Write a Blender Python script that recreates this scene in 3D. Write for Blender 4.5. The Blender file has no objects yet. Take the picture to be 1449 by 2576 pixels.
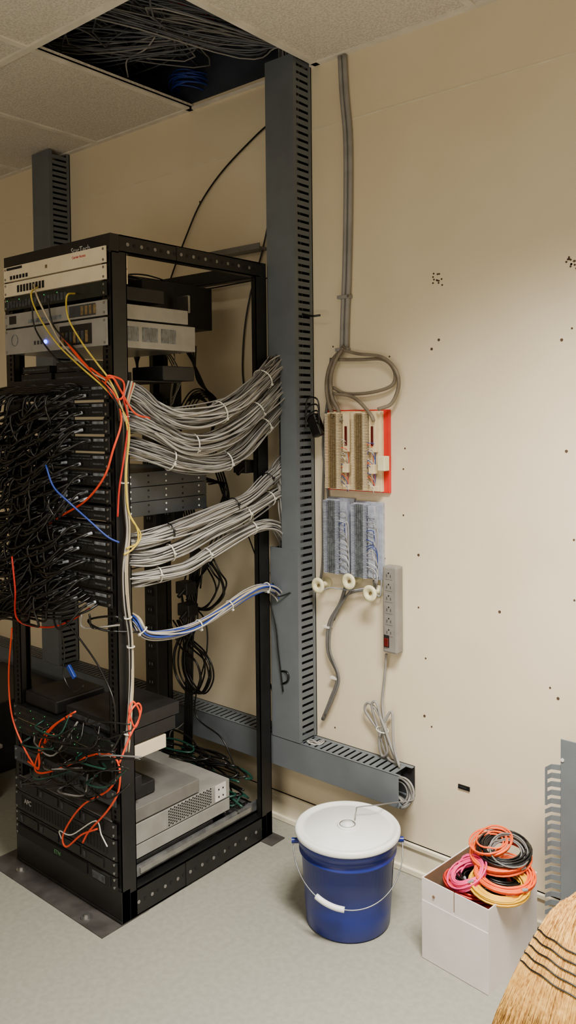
import bpy, math, random
from mathutils import Vector, Matrix
random.seed(11)
V=Vector
# ------------------------------------------------------------------ camera
FPX=2043.0; PPX=724.5; PPY=1111.0
camR=(Matrix.Rotation(math.radians(40.2),3,'Z')@Matrix.Rotation(math.radians(88),3,'X')@Matrix.Rotation(math.radians(-0.6),3,'Z'))
CAM=V((0,0,1.5))
cd=bpy.data.cameras.new('camera'); cam=bpy.data.objects.new('camera',cd)
bpy.context.scene.collection.objects.link(cam); bpy.context.scene.camera=cam
cam.location=CAM; cam.rotation_euler=camR.to_euler()
cd.sensor_fit='VERTICAL'; cd.sensor_height=36; cd.sensor_width=36*1449/2576
cd.lens=FPX/2576*36; cd.shift_y=-(1288-PPY)/2576.0; cd.clip_start=.02
def ray(px,py): return camR@V(((px-PPX)/FPX,-(py-PPY)/FPX,-1))
def onY(px,py,y):
    d=ray(px,py); return CAM+d*(y/d.y)
def onX(px,py,x):
    d=ray(px,py); return CAM+d*(x/d.x)
def onZ(px,py,z):
    d=ray(px,py); return CAM+d*((z-1.5)/d.z)
D=2.24; H=2.70
# ------------------------------------------------------------------ materials
def lin(c):
    return tuple((x/255/12.92 if x/255<=.04045 else ((x/255+.055)/1.055)**2.4) for x in c)
MC={}
def M(name,c,c2=None,scale=40,rough=.55,metal=0,bump=0,emit=0,stretch=None,detail=3):
    if name in MC: return MC[name]
    m=bpy.data.materials.new(name); m.use_nodes=True; nt=m.node_tree; n=nt.nodes; l=nt.links
    b=n['Principled BSDF']; b.inputs['Roughness'].default_value=rough; b.inputs['Metallic'].default_value=metal
    tc=n.new('ShaderNodeTexCoord'); mp=n.new('ShaderNodeMapping')
    if stretch: mp.inputs['Scale'].default_value=stretch
    l.new(tc.outputs['Object'],mp.inputs['Vector'])
    no=n.new('ShaderNodeTexNoise'); no.inputs['Scale'].default_value=scale; no.inputs['Detail'].default_value=detail
    l.new(mp.outputs['Vector'],no.inputs['Vector'])
    cr=n.new('ShaderNodeValToRGB')
    a=lin(c); bb=lin(c2) if c2 else tuple(x*.82 for x in a)
    cr.color_ramp.elements[0].position=.38; cr.color_ramp.elements[1].position=.62
    cr.color_ramp.elements[0].color=(*bb,1); cr.color_ramp.elements[1].color=(*a,1)
    l.new(no.outputs['Fac'],cr.inputs['Fac']); l.new(cr.outputs['Color'],b.inputs['Base Color'])
    if bump:
        bp=n.new('ShaderNodeBump'); bp.inputs['Strength'].default_value=bump; bp.inputs['Distance'].default_value=.002
        l.new(no.outputs['Fac'],bp.inputs['Height']); l.new(bp.outputs['Normal'],b.inputs['Normal'])
    if emit:
        b.inputs['Emission Color'].default_value=(*a,1); b.inputs['Emission Strength'].default_value=emit
    MC[name]=m; return m
wallm=M('wall_paint',(229,216,188),(224,210,181),scale=3,rough=.4,bump=.12)
basem=M('baseboard_paint',(232,222,198),(220,210,184),scale=12,rough=.4)
ceilm=M('ceiling_tile',(226,219,208),(196,189,178),scale=150,rough=.9,bump=.5,detail=6)
tbarm=M('ceiling_grid',(232,226,214),scale=10,rough=.5)
floorm=M('floor_vinyl',(139,139,129),(131,131,122),scale=60,rough=.5,bump=.02,detail=8)
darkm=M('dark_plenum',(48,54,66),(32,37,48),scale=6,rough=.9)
duct=M('duct_grey',(98,105,111),(92,98,104),scale=9,rough=.5)
ductin=M('duct_inside_shade',(30,30,32),scale=20,rough=.8)  # duct back darkened in its colour to stand in for shade inside
black=M('rack_black',(18,18,19),(11,11,12),scale=25,rough=.42)
blk2=M('equipment_black',(24,24,26),(16,16,18),scale=30,rough=.5)
gapm=M('vent_dark',(8,8,9),scale=20,rough=.8)
cblk=M('cable_black',(10,10,11),scale=30,rough=.32)
cg1=M('cable_grey',(146,144,141),(134,132,130),scale=20,rough=.45)
cg2=M('cable_grey_dark',(108,107,106),(96,95,94),scale=20,rough=.45)
cg3=M('cable_grey_light',(174,171,166),(160,157,152),scale=20,rough=.45)
cpl=M('cable_plenum',(96,99,106),(80,83,92),scale=20,rough=.5)
ctan=M('cable_tan',(190,176,146),scale=20,rough=.5)
cor=M('cable_orange',(238,72,28),(220,60,24),scale=20,rough=.4)
cred=M('cable_red',(196,34,24),scale=20,rough=.4)
cyel=M('cable_yellow',(220,198,78),(200,174,56),scale=20,rough=.4)
cyel2=M('cable_bright_yellow',(236,180,6),scale=20,rough=.4)
cblu=M('cable_blue',(30,60,156),scale=20,rough=.4)
cblud=M('cable_dark_blue',(30,56,140),scale=20,rough=.5)
cgrn=M('cable_green',(16,60,50),scale=20,rough=.4)
cpnk=M('cable_pink',(240,60,130),scale=20,rough=.4)
corg2=M('cable_bright_orange',(246,92,16),scale=20,rough=.4)
cbrn=M('cable_taupe',(126,116,100),(108,98,84),scale=20,rough=.5)
tiew=M('tie_white',(225,222,212),scale=20,rough=.4)
boot=M('clear_boot',(150,153,160),(108,111,118),scale=60,rough=.2)
cream=M('chassis_cream',(222,208,180),(212,198,170),scale=14,rough=.45)
silver=M('chassis_silver',(156,154,151),(144,142,139),scale=14,rough=.35,metal=.3)
sgrey=M('chassis_grey',(122,120,118),(110,108,106),scale=14,rough=.4,metal=.25)
dgrey=M('chassis_dark_grey',(58,62,67),(50,54,58),scale=14,rough=.45,metal=.2)
label=M('label_white',(215,215,210),scale=30,rough=.6)
labg=M('label_grey',(120,126,130),(80,84,90),scale=60,rough=.6)
labd=M('label_dim',(66,70,74),(40,42,46),scale=60,rough=.6)
chrome=M('bare_steel',(180,180,180),scale=30,rough=.25,metal=.9)
galv=M('galvanised_steel',(140,142,145),(110,112,116),scale=30,rough=.35,metal=.7)
green=M('led_green',(60,255,120),emit=1.2)
blue=M('led_blue',(50,80,255),emit=14)
dimgrn=M('print_green',(90,150,100),scale=30)
printw=M('print_white',(170,170,170),scale=30)
printr=M('print_red',(190,40,40),scale=30)
bluep=M('bucket_blue',(17,36,122),(14,31,110),scale=6,rough=.35)
whitep=M('plastic_white',(224,226,225),(214,216,215),scale=5,rough=.35)
card=M('box_white_card',(214,205,205),(204,195,194),scale=8,rough=.7)
cardin=M('box_brown_card',(122,96,74),scale=20,rough=.8)
redb=M('board_red',(220,30,18),(204,24,14),scale=12,rough=.45)
beige=M('block_beige',(232,214,176),(220,200,160),scale=30,rough=.5)
brown=M('block_contacts',(136,116,80),(108,90,62),scale=120,rough=.4,metal=.3)
bluegr=M('block_clear',(170,176,192),(148,154,172),scale=60,rough=.3)
spoolm=M('spool_cream',(236,230,190),(226,218,176),scale=20,rough=.35)
pstrip=M('strip_grey',(134,130,126),(124,120,116),scale=20,rough=.5)
redsw=M('switch_red',(90,18,14),scale=20,rough=.3)
straw=M('broom_straw',(208,156,74),(150,100,40),scale=40,rough=.7,stretch=(6,6,.4))
straw2=M('broom_straw_light',(226,180,96),(194,144,64),scale=60,rough=.7)
wood=M('handle_wood',(180,140,90),(150,110,66),scale=20,rough=.5,stretch=(4,4,.3))
hole=M('mark_dark',(80,60,44),scale=30,rough=.8)
platem=M('base_plate',(80,77,76),(62,59,58),scale=14,rough=.5,metal=.3)
greenpcb=M('switch_green',(26,34,32),(18,24,23),scale=40,rough=.4)
# ------------------------------------------------------------------ mesh builder
WO={}
def link(o): bpy.context.scene.collection.objects.link(o)
def smoothpts(pts,k=6):
    if len(pts)<3: return [V(p) for p in pts]
    P=[V(p) for p in pts]; out=[]
    for i in range(len(P)-1):
        p0=P[i-1] if i>0 else P[i]*2-P[i+1]
        p1=P[i]; p2=P[i+1]; p3=P[i+2] if i+2<len(P) else P[i+1]*2-P[i]
        for j in range(k):
            t=j/k
            out.append(.5*((2*p1)+(-p0+p2)*t+(2*p0-5*p1+4*p2-p3)*t*t+(-p0+3*p1-3*p2+p3)*t**3))
    out.append(P[-1]); return out
def frames(P):
    T=[]
    for i in range(len(P)):
        a=P[max(0,i-1)]; b=P[min(len(P)-1,i+1)]; d=b-a
        T.append(d.normalized() if d.length>1e-9 else V((0,0,1)))
    n=T[0].cross(V((0,0,1)))
    if n.length<.1: n=T[0].cross(V((1,0,0)))
    n.normalize(); out=[]
    for t in T:
        n=(n-t*n.dot(t)); n=n.normalized() if n.length>1e-6 else t.orthogonal().normalized()
        out.append((t,n,t.cross(n)))
    return out
class MB:
    def __init__(s): s.v=[];s.f=[];s.m=[];s.s=[];s.mats=[]
    def mi(s,m):
        if m not in s.mats: s.mats.append(m)
        return s.mats.index(m)
    def add(s,vs,fs,m,sm=False):
        o=len(s.v); k=s.mi(m); s.v+= [V(x) for x in vs]
        for f in fs: s.f.append([i+o for i in f]); s.m.append(k); s.s.append(sm)
    def box(s,a,b,m):
        x0,x1=sorted((a[0],b[0]));y0,y1=sorted((a[1],b[1]));z0,z1=sorted((a[2],b[2]))
        s.add([(x0,y0,z0),(x1,y0,z0),(x1,y1,z0),(x0,y1,z0),(x0,y0,z1),(x1,y0,z1),(x1,y1,z1),(x0,y1,z1)],
              [(0,3,2,1),(4,5,6,7),(0,1,5,4),(1,2,6,5),(2,3,7,6),(3,0,4,7)],m)
    def obox(s,c,ax,m):
        c=V(c);X,Y,Z=[V(a) for a in ax]
        vs=[c-X-Y-Z,c+X-Y-Z,c+X+Y-Z,c-X+Y-Z,c-X-Y+Z,c+X-Y+Z,c+X+Y+Z,c-X+Y+Z]
        s.add(vs,[(0,3,2,1),(4,5,6,7),(0,1,5,4),(1,2,6,5),(2,3,7,6),(3,0,4,7)],m)
    def cyl(s,p0,p1,r,m,r1=None,n=16,caps=True,sm=True):
        p0=V(p0);p1=V(p1);r1=r if r1 is None else r1
        t=(p1-p0).normalized(); a=t.orthogonal().normalized(); b=t.cross(a); vs=[];fs=[]
        for p,q in((p0,r),(p1,r1)):
            for i in range(n):
                an=2*math.pi*i/n; vs.append(p+(a*math.cos(an)+b*math.sin(an))*q)
        for i in range(n): j=(i+1)%n; fs.append((i,j,n+j,n+i))
        s.add(vs,fs,m,sm)
        if caps: s.add(vs,[tuple(range(n-1,-1,-1)),tuple(range(n,2*n))],m)
    def tube(s,pts,r,m,n=6,k=6,closed=False):
        P=smoothpts(pts,k); fr=frames(P); vs=[];fs=[]
        for p,(t,a,b) in zip(P,fr):
            for i in range(n):
                an=2*math.pi*i/n; vs.append(p+(a*math.cos(an)+b*math.sin(an))*r)
        L=len(P)
        for q in range(L-1):
            for i in range(n):
                j=(i+1)%n; fs.append((q*n+i,q*n+j,(q+1)*n+j,(q+1)*n+i))
        s.add(vs,fs,m,True)
        o=len(s.v)-len(vs); kk=s.mi(m)
        s.f.append([o+i for i in range(n-1,-1,-1)]);s.m.append(kk);s.s.append(False)
        s.f.append([o+(L-1)*n+i for i in range(n)]);s.m.append(kk);s.s.append(False)
    def ring(s,c,nrm,R,r,m,n=24,k=6,R2=None,ax=None):
        nrm=V(nrm).normalized(); a=V(ax).normalized() if ax else nrm.orthogonal().normalized(); b=nrm.cross(a); c=V(c); R2=R2 or R
        vs=[];fs=[]
        for i in range(n):
            an=2*math.pi*i/n; p=c+a*math.cos(an)*R+b*math.sin(an)*R2; rd=(a*math.cos(an)+b*math.sin(an))
            for j in range(k):
                bn=2*math.pi*j/k; vs.append(p+(rd*math.cos(bn)+nrm*math.sin(bn))*r)
        for i in range(n):
            for j in range(k):
                i2=(i+1)%n;j2=(j+1)%k; fs.append((i*k+j,i2*k+j,i2*k+j2,i*k+j2))
        s.add(vs,fs,m,True)
    def lathe(s,c,prof,m,n=48,axis=(0,0,1)):
        c=V(c);t=V(axis).normalized();a=t.orthogonal().normalized();b=t.cross(a);vs=[];fs=[]
        for r,z in prof:
            for i in range(n):
                an=2*math.pi*i/n; vs.append(c+t*z+(a*math.cos(an)+b*math.sin(an))*r)
        for q in range(len(prof)-1):
            for i in range(n):
                j=(i+1)%n; fs.append((q*n+i,q*n+j,(q+1)*n+j,(q+1)*n+i))
        s.add(vs,fs,m,True)
    def xf(s,mat): s.v=[mat@v for v in s.v]; return s
    def build(s,name,parent=None,bevel=0,origin=None):
        xs=[v.x for v in s.v];ys=[v.y for v in s.v];zs=[v.z for v in s.v]
        o=V(origin) if origin else V(((min(xs)+max(xs))/2,(min(ys)+max(ys))/2,min(zs)))
        me=bpy.data.meshes.new(name); me.from_pydata([tuple(v-o) for v in s.v],[],s.f)
        for m in s.mats: me.materials.append(m)
        me.polygons.foreach_set('material_index',s.m); me.polygons.foreach_set('use_smooth',s.s); me.update()
        ob=bpy.data.objects.new(name,me); link(ob); place(ob,o,parent)
        if bevel:
            md=ob.modifiers.new('bevel','BEVEL'); md.width=bevel; md.segments=2; md.limit_method='ANGLE'
        return ob
def place(ob,o,parent):
    WO[ob.name]=V(o)
    if parent: ob.parent=parent; ob.location=V(o)-WO[parent.name]
    else: ob.location=o
def root(name,loc,lab,cat,group=None):
    e=bpy.data.objects.new(name,None); e.empty_display_size=.05; link(e); place(e,V(loc),None); return tag(e,lab,cat,group)
def tag(o,lab,cat,group=None,kind=None):
    o['label']=lab; o['category']=cat
    if group: o['group']=group
    if kind: o['kind']=kind
    return o
def struct(o): o['kind']='structure'; return o
def text(body,size,pos,mat,parent,name='lettering',bold=False,rot=None):
    c=bpy.data.curves.new('t','FONT'); c.body=body; c.size=size; c.extrude=.0004
    t=bpy.data.objects.new('t',c); link(t); bpy.context.view_layer.update()
    dg=bpy.context.evaluated_depsgraph_get(); me=bpy.data.meshes.new_from_object(t.evaluated_get(dg))
    bpy.data.objects.remove(t); me.materials.clear(); me.materials.append(mat)
    me.transform(rot if rot else Matrix.Rotation(math.pi/2,4,'X')); me.name=name
    ob=bpy.data.objects.new(name,me); link(ob); place(ob,V(pos),parent); return ob
# ------------------------------------------------------------------ room
XL,XR,YB,HT=-5.2,1.9,-2.2,3.4
b=MB(); b.box((XL,YB,-.05),(XR,D,0),floorm); struct(b.build('floor'))
b=MB(); b.box((XL,D,0),(XR,D+.08,HT),wallm)
def dot(px,py,r=.004):
    p=onY(px,py,D); b.cyl(p,p-V((0,.001,0)),r,hole,n=8)
for (px,py) in [(1100,703),(1437,660)]:
    for k in range(12):
        dot(px+random.uniform(-13,13),py+random.uniform(-15,15),.003)
for px,py in [(1104,855),(1086,878),(1019,1128),(1015,1296),(1053,1396),(1053,1528),(1257,1539),(1071,1656),(1384,1730),(1404,1757),(1068,1801),(1086,1828),(980,897),(838,872),(1413,855),(1425,1135),(968,1405),(1444,1358),(1445,1510),(1439,826),(503,508),(1015,1180),(843,1830),(980,1150)]:
    dot(px,py,.003 if random.random()<.6 else .0045)
struct(b.build('wall_back'))
b=MB(); b.box((XL-.08,YB,0),(XL,D,HT),wallm); struct(b.build('wall_left'))
b=MB(); b.box((XR,YB,0),(XR+.08,D,HT),wallm); struct(b.build('wall_right'))
b=MB(); b.box((XL,YB-.08,0),(XR,YB,HT),wallm); struct(b.build('wall_front'))
hx0,hx1,hy0=-2.36,-1.755,1.53
b=MB()
b.box((XL,YB,H),(hx0,D,H+.015),ceilm); b.box((hx1,YB,H),(XR,D,H+.015),ceilm); b.box((hx0,YB,H),(hx1,hy0,H+.015),ceilm)
gx=[hx0+.605*i for i in range(-4,7)]; gy=[hy0-1.22*i for i in range(0,4)]
for i,x in enumerate(gx):
    if i==4: b.box((x-.024,YB,H-.006),(x,D,H+.006),tbarm)
    elif i==5: b.box((x,YB,H-.006),(x+.024,D,H+.006),tbarm)
    else: b.box((x-.012,YB,H-.007),(x+.012,D,H),tbarm)
for y in gy: 
    if y==hy0: b.box((XL,y-.024,H-.008),(XR,y,H+.006),tbarm)
    else: b.box((XL,y-.012,H-.008),(XR,y+.012,H),tbarm)
b.box((XL,D-.022,H-.006),(hx0,D,H),tbarm); b.box((hx1,D-.022,H-.006),(XR,D,H),tbarm); b.box((hx0,D-.012,H-.006),(hx1,D,H+.004),tbarm)
struct(b.build('ceiling'))
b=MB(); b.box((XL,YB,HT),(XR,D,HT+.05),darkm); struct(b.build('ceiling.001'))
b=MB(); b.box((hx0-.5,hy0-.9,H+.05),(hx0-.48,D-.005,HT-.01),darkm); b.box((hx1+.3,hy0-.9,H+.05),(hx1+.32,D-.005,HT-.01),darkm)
b.box((hx0-.5,D-.008,H+.02),(hx1+.3,D-.002,HT-.01),darkm); b.box((hx0-.5,hy0-.92,H+.05),(hx1+.32,hy0-.9,HT-.01),darkm); struct(b.build('plenum_dark_box'))  # added dark-coloured panels box in the plenum so the opening reads dark
b=MB(); b.box((XL,D-.012,0),(XR,D,.10),basem); b.box((XL,D-.018,.085),(XR,D,.10),basem); b.box((XL,D-.022,0),(XR,D,.02),basem); struct(b.build('baseboard_back',bevel=.003))
b=MB(); b.box((XL,D-.0015,2.475),(XR,D,2.480),basem); struct(b.build('trim_2'))
# ------------------------------------------------------------------ wire ducts
def comb(b,axis,fix,u0,u1,z0,z1,m,pitch=.025,fw=.0155,base=.018):
    def bx(ua,ub,za,zb):
        if axis=='x': b.box((fix-.001,ua,za),(fix+.001,ub,zb),m)
        else: b.box((za,ua,fix-.001),(zb,ub,fix+.001),m)
    bx(u1-base,u1,z0,z1); bx(u0,u0+.012,z0,z1)
    z=z0+.004
    while z+fw<z1: bx(u0+.01,u1-base+.001,z,z+fw); z+=pitch
def vduct(x0,x1,y0,y1,z0,z1,lab,opening=None):
    r=root('wire_duct',((x0+x1)/2,(y0+y1)/2,z0),lab,'wire duct','grey slotted wire ducts on the wall')
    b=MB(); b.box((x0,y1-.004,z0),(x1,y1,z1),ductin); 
    comb(b,'x',x1-.001,y0,y1,z0,z1,duct)
    if opening:
        comb(b,'x',x0+.001,y0,y1,z0,opening[0],duct); comb(b,'x',x0+.001,y0+.05,y1,opening[0],opening[1],duct); comb(b,'x',x0+.001,y0,y1,opening[1],z1,duct)
    else: comb(b,'x',x0+.001,y0,y1,z0,z1,duct)
    b.build('duct_body',r)
    segs=[(z0,z1,x0)] if not opening else [(z0,opening[0],x0),(opening[0],opening[1],x0+opening[2]),(opening[1],z1,x0)]
    for za,zb,xa in segs:
        b=MB(); b.box((xa-.002,y0-.003,za+.0001),(x1+.002,y0,zb-.0001),duct); b.box((x1,y0,za+.0001),(x1+.002,y0+.014,zb-.0001),duct)
        b.box((xa-.002,y0,za+.0001),(xa,y0+.012,zb-.0001),duct); b.build('duct_cover',r)
    return r
DX0,DX1,DY0=-1.892,-1.77,2.14
vduct(DX0,DX1,DY0,D-.001,.357,2.712,'tall grey slotted plastic duct rising into the ceiling opening',(1.03,1.70,.055))
vduct(-3.315,-3.185,2.13,D-.001,.357,H-.006,'grey slotted vertical duct reaching the ceiling beyond the rack')
hz0,hz1,hX0,hX1=.252,.353,-3.9,-1.368
r=root('wire_duct',((hX0+hX1)/2,2.19,hz0),'grey slotted duct running horizontally low along the wall','wire duct','grey slotted wire ducts on the wall')
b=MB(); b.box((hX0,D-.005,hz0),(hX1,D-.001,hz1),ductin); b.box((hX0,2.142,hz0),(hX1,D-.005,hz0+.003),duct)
comb(b,'z',hz1-.001,2.142,D-.001,hX0,hX1,duct,pitch=.0254,fw=.016); b.build('duct_body',r)
b=MB(); b.box((hX0,2.138,hz0),(hX1,2.142,hz1+.002),duct); b.box((hX0,2.138,hz1),(hX1,2.15,hz1+.002),duct); b.build('duct_cover',r,bevel=.0008)
# ------------------------------------------------------------------ rack
X0,X1,YF,YR,RT=-2.45,-1.888,1.46,2.125,2.02
rack=root('equipment_rack',((X0+X1)/2,(YF+YR)/2,0),'black open-frame four-post equipment rack bolted to the floor','equipment rack')
def post(xc,sx,yc,sy,name='post'):
    b=MB(); z0,z1=.004,RT-.05
    b.box((xc,yc,z0),(xc-sx*.003,yc+sy*.055,z1),black)
    xa=xc-sx*.045; 
    b.box((xc,yc,z0),(xc-sx*.022,yc+sy*.003,z1),black); b.box((xc-sx*.031,yc,z0),(xa,yc+sy*.003,z1),black)
    b.box((xa,yc,z0),(xa+sx*.002,yc+sy*.02,z1),black)
    z=z0
    while z<z1:
        b.box((xc-sx*.022,yc,z),(xc-sx*.031,yc+sy*.003,min(z+.0065,z1)),black); z+=.0159
    b.box((xc,yc+sy*.052,z0),(xc-sx*.02,yc+sy*.055,z1),black)
    return b.build(name,rack)
post(X1,1,YF,1); post(X0,-1,YF,1); post(X1,1,YR,-1); post(X0,-1,YR,-1)
def beamX(y0,y1,z0,z1,nm='crossbar'):
    b=MB(); b.box((X0,y0,z0),(X1,y1,z1),black); b.box((X0,y0-.002,z0+.004),(X1,y0,z0+.01),blk2); return b.build(nm,rack,bevel=.002)
beamX(YF-.002,YF+.03,RT-.055,RT); beamX(YR-.03,YR,RT-.05,RT)
beamX(YF-.002,YF+.03,.004,.10,'base_rail'); beamX(YR-.03,YR,.004,.09,'base_rail')
def beamY(x,sx,z0,z1,nm):
    b=MB(); b.box((x,YF+.03,z0),(x-sx*.004,YR-.03,z1),black); b.box((x,YF+.03,z1-.004),(x-sx*.04,YR-.03,z1),black); b.box((x,YF+.03,z0),(x-sx*.03,YR-.03,z0+.004),black)
    b.box((x+sx*.002,YF+.25,z0+.003),(x,YF+.42,z1-.003),black)
    n=22
    for i in range(n):
        y=YF+.06+i*(YR-YF-.12)/(n-1)
        b.cyl((x+sx*.0005,y,(z0+z1)/2),(x+sx*.0015+(.002*sx if YF+.25<y<YF+.42 else 0),y,(z0+z1)/2),.0055,gapm if i%2 else sgrey,n=10)
    return b.build(nm,rack)
for x,sx in((X1,1),(X0,-1)):
    beamY(x,sx,RT-.05,RT,'side_rail'); beamY(x,sx,.004,.085,'side_rail')
b=MB(); b.box((X0-.06,YF-.075,0),(X1,YF+.1,.0035),platem); b.build('base_plate',rack)
b=MB(); b.box((X1-.06,YR-.06,0),(X1+.05,YR+.01,.0035),platem); b.build('base_plate',rack)
for px,py in((55,2188),(218,2308)):
    p=onZ(px,py,.004); b=MB(); b.cyl(p,p+V((0,0,.004)),.018,chrome,n=20); b.cyl(p+V((0,0,.004)),p+V((0,0,.012)),.009,chrome,n=6,sm=False); b.build('anchor_bolt',rack)
text('StarTech',.026,(-2.075,YF-.003,RT-.038),printw,rack)
def unit(name,z0,z1,dep,mf,ms,lab,cat,yf=YF-.006,x0=-2.425,x1=-1.93,ears=True,group=None,feat=None):
    r=root(name,((x0+x1)/2,yf+dep/2,z0),lab,cat,group)
    b=MB(); b.box((x0,yf,z0+.001),(x1,yf+dep,z1-.001),ms); b.build('chassis',r,bevel=.0015)
    b=MB(); xa,xb=(X0+.012,X1-.012) if ears else (x0,x1)
    b.box((xa,yf-.004,z0+.001),(xb,yf,z1-.001),mf)
    if ears:
        for xx in (xa+.01,xb-.01):
            for zz in (z0+.009,z1-.009): b.cyl((xx,yf-.006,zz),(xx,yf-.004,zz),.004,chrome,n=8)
    if feat: feat(b,xa,xb,yf-.004,z0,z1)
    b.build('front_panel',r)
    return r
def f_router(b,xa,xb,y,z0,z1):
    for i in range(6): b.box((-2.40+i*.018,y-.001,z0+.006),(-2.388+i*.018,y,z0+.018),gapm)
    b.box((-2.42,y-.001,z1-.012),(-2.33,y,z1-.004),gapm)
    b.box((-2.2,y-.0015,z0+.02),(-2.19,y,z0+.03),brown)
u=unit('network_router',1.936,1.985,.10,cream,cream,'cream rack router at the top of the rack','router',feat=f_router)
text('Carrier Access',.011,(-2.06,YF-.0105,1.965),printr,u)
def f_ports(rows,mat2=gapm,xs=-2.42,xe=-2.08,st=.0175,leds=0):
    def f(b,xa,xb,y,z0,z1):
        n=int((xe-xs)/st)
        for rI in range(rows):
            h=(z1-z0)/rows
            for i in range(n):
                za=z0+h*rI+h*.22
                b.box((xs+i*st,y-.001,za),(xs+i*st+st*.68,y,za+h*.5),mat2)
                if leds and (i+rI)%leds==0: b.box((xs+i*st,y-.0016,za+h*.55),(xs+i*st+.002,y-.0008,za+h*.6),green)
    return f
unit('network_switch',1.888,1.933,.10,cream,cream,'cream rack router with a row of ports','router',feat=f_ports(1,xs=-2.36,xe=-2.2))
unit('network_switch',1.842,1.884,.24,greenpcb,blk2,'dark switch with yellow patch cables plugged in','network switch',feat=f_ports(1,labd,leds=4))
def f_appl(b,xa,xb,y,z0,z1):
    b.box((-2.41,y-.001,z0+.012),(-2.37,y,z1-.008),blk2)
    b.box((-2.08,y-.001,z0+.006),(-1.95,y,z1-.006),dgrey)
    for i in range(4): b.box((-2.02+i*.02,y-.002,z0+.01),(-2.008+i*.02,y,z1-.01),brown)
    b.box((-2.3,y-.001,z0+.008),(-2.12,y,z0+.02),labg)
unit('network_appliance',1.786,1.832,.34,silver,silver,'silver rack appliance with slim front vents','network appliance',feat=f_appl)
def f_blue(b,xa,xb,y,z0,z1):
    b.cyl((-2.205,y-.004,z0+.03),(-2.205,y,z0+.03),.006,blue,n=12)
    for i in range(3): b.box((-2.27+i*.018,y-.001,z0+.024),(-2.26+i*.018,y,z0+.036),dgrey)
    b.box((-2.13,y-.001,z0+.01),(-1.97,y,z1-.012),blk2)
    for i in range(7): b.box((-2.12+i*.02,y-.0025,z0+.016),(-2.108+i*.02,y,z0+.05),labd if i%3 else brown)
    b.ring((-2.38,y-.001,z0+.045),(0,1,0),.018,.0012,labg)
r=unit('network_appliance',1.70,1.782,.37,silver,silver,'silver rack appliance with a glowing blue light and side vents','network appliance',feat=f_blue)
b=MB()
for i in range(3):
    y=1.53+i*.075
    b.box((-1.9295,y,1.722),(-1.9285,y+.06,1.765),labg)
    for j in range(9): b.box((-1.9285,y+.004+j*.006,1.726),(-1.928,y+.007+j*.006,1.761),sgrey)
b.build('side_vent',r)
s=root('rack_shelf',(-2.18,1.6,1.60),'black vented shelf holding small network boxes','shelf')
b=MB(); b.box((-2.43,YF,1.60),(-1.93,YF+.3,1.604),blk2); b.box((X0+.012,YF-.006,1.59),(X1-.012,YF,1.612),blk2); b.build('shelf_tray',s)
for i,(xa,w,z,h) in enumerate([(-2.38,.17,1.604,.03),(-2.37,.15,1.636,.022),(-2.19,.2,1.604,.028),(-2.18,.17,1.634,.03)]):
    b=MB(); b.box((xa,YF+.01,z),(xa+w,YF+.15,z+h),blk2); b.box((xa+.01,YF+.009,z+.008),(xa+w-.01,YF+.01,z+.014),labd)
    tag(b.build('network_box',bevel=.003),'small black network box on the rack shelf','network box','small boxes on the shelf')
b=MB(); b.box((-2.05,YF+.2,1.605),(-1.90,YF+.33,1.65),blk2); tag(b.build('network_box',bevel=.004),'dark network box at the back of the rack shelf','network box')
# patch panels
pz=[]
def f_patch(b,xa,xb,y,z0,z1):
    st=.0178
    for i in range(24):
        x=-2.40+i*st
        b.box((x,y-.0015,z0+.008),(x+.013,y,z0+.022),gapm)
        b.box((x,y-.0012,z0+.027),(x+.013,y,z0+.030),labd)
    b.box((-1.975,y-.0015,z0+.030),(-1.925,y,z0+.038),labg); b.box((-1.975,y-.0015,z0+.012),(-1.925,y,z0+.017),labd)
    for g in range(4): b.box((-2.40+g*.107,y-.0018,z1-.009),(-2.40+g*.107+.09,y-.0005,z1-.005),labd)
for i in range(13):
    z0=1.545-.0505*i
    if z0<.9: break
    pz.append(z0)
    unit('patch_bay',z0,z0+.044,.03,blk2,blk2,'black port strip crowded with network cords','patch panel',x0=-2.41,x1=-1.95,group='patch panels in the rack',feat=f_patch)
r=root('equipment_chassis',(-2.18,1.72,1.19),'dark grey three-unit chassis with riveted side','chassis')
for k in range(3):
    b=MB(); z0=1.192+k*.045
    b.box((-2.42,1.51,z0),(-1.925,1.86,z0+.0435),dgrey)
    for j in range(5):
        for zz in (.012,.032): b.cyl((-1.926,1.545+j*.07,z0+zz),(-1.9235,1.545+j*.07,z0+zz),.0032,label if j%2==0 else gapm,n=8)
    b.build('chassis_module',r,bevel=.001)
b=MB(); b.box((-2.40,1.75,1.80),(-2.1,2.07,1.95),blk2); b.box((-2.08,1.88,1.84),(-2.02,1.89,1.90),chrome)
tag(b.build('power_supply',bevel=.003),'black power supply box near the rack top','power supply')
for (xa,ya,za,zb) in [(-2.40,2.03,.33,1.58),(-2.33,2.06,1.05,1.62)]:
    r=root('power_distribution_unit',(xa,ya,za),'tall black vertical power strip at the rear of the rack','power strip')
    b=MB(); b.box((xa-.03,ya-.02,za),(xa+.04,ya+.03,zb),blk2); b.build('housing',r,bevel=.003)
    for i in range(int((zb-za-.08)/.07)):
        z=za+.06+i*.07
        b=MB(); b.box((xa-.012,ya-.0225,z),(xa+.022,ya-.02,z+.03),gapm)
        for dx in(-.004,.01): b.box((xa+dx,ya-.0235,z+.012),(xa+dx+.003,ya-.0225,z+.022),labg)
        b.build('outlet',r)
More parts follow.
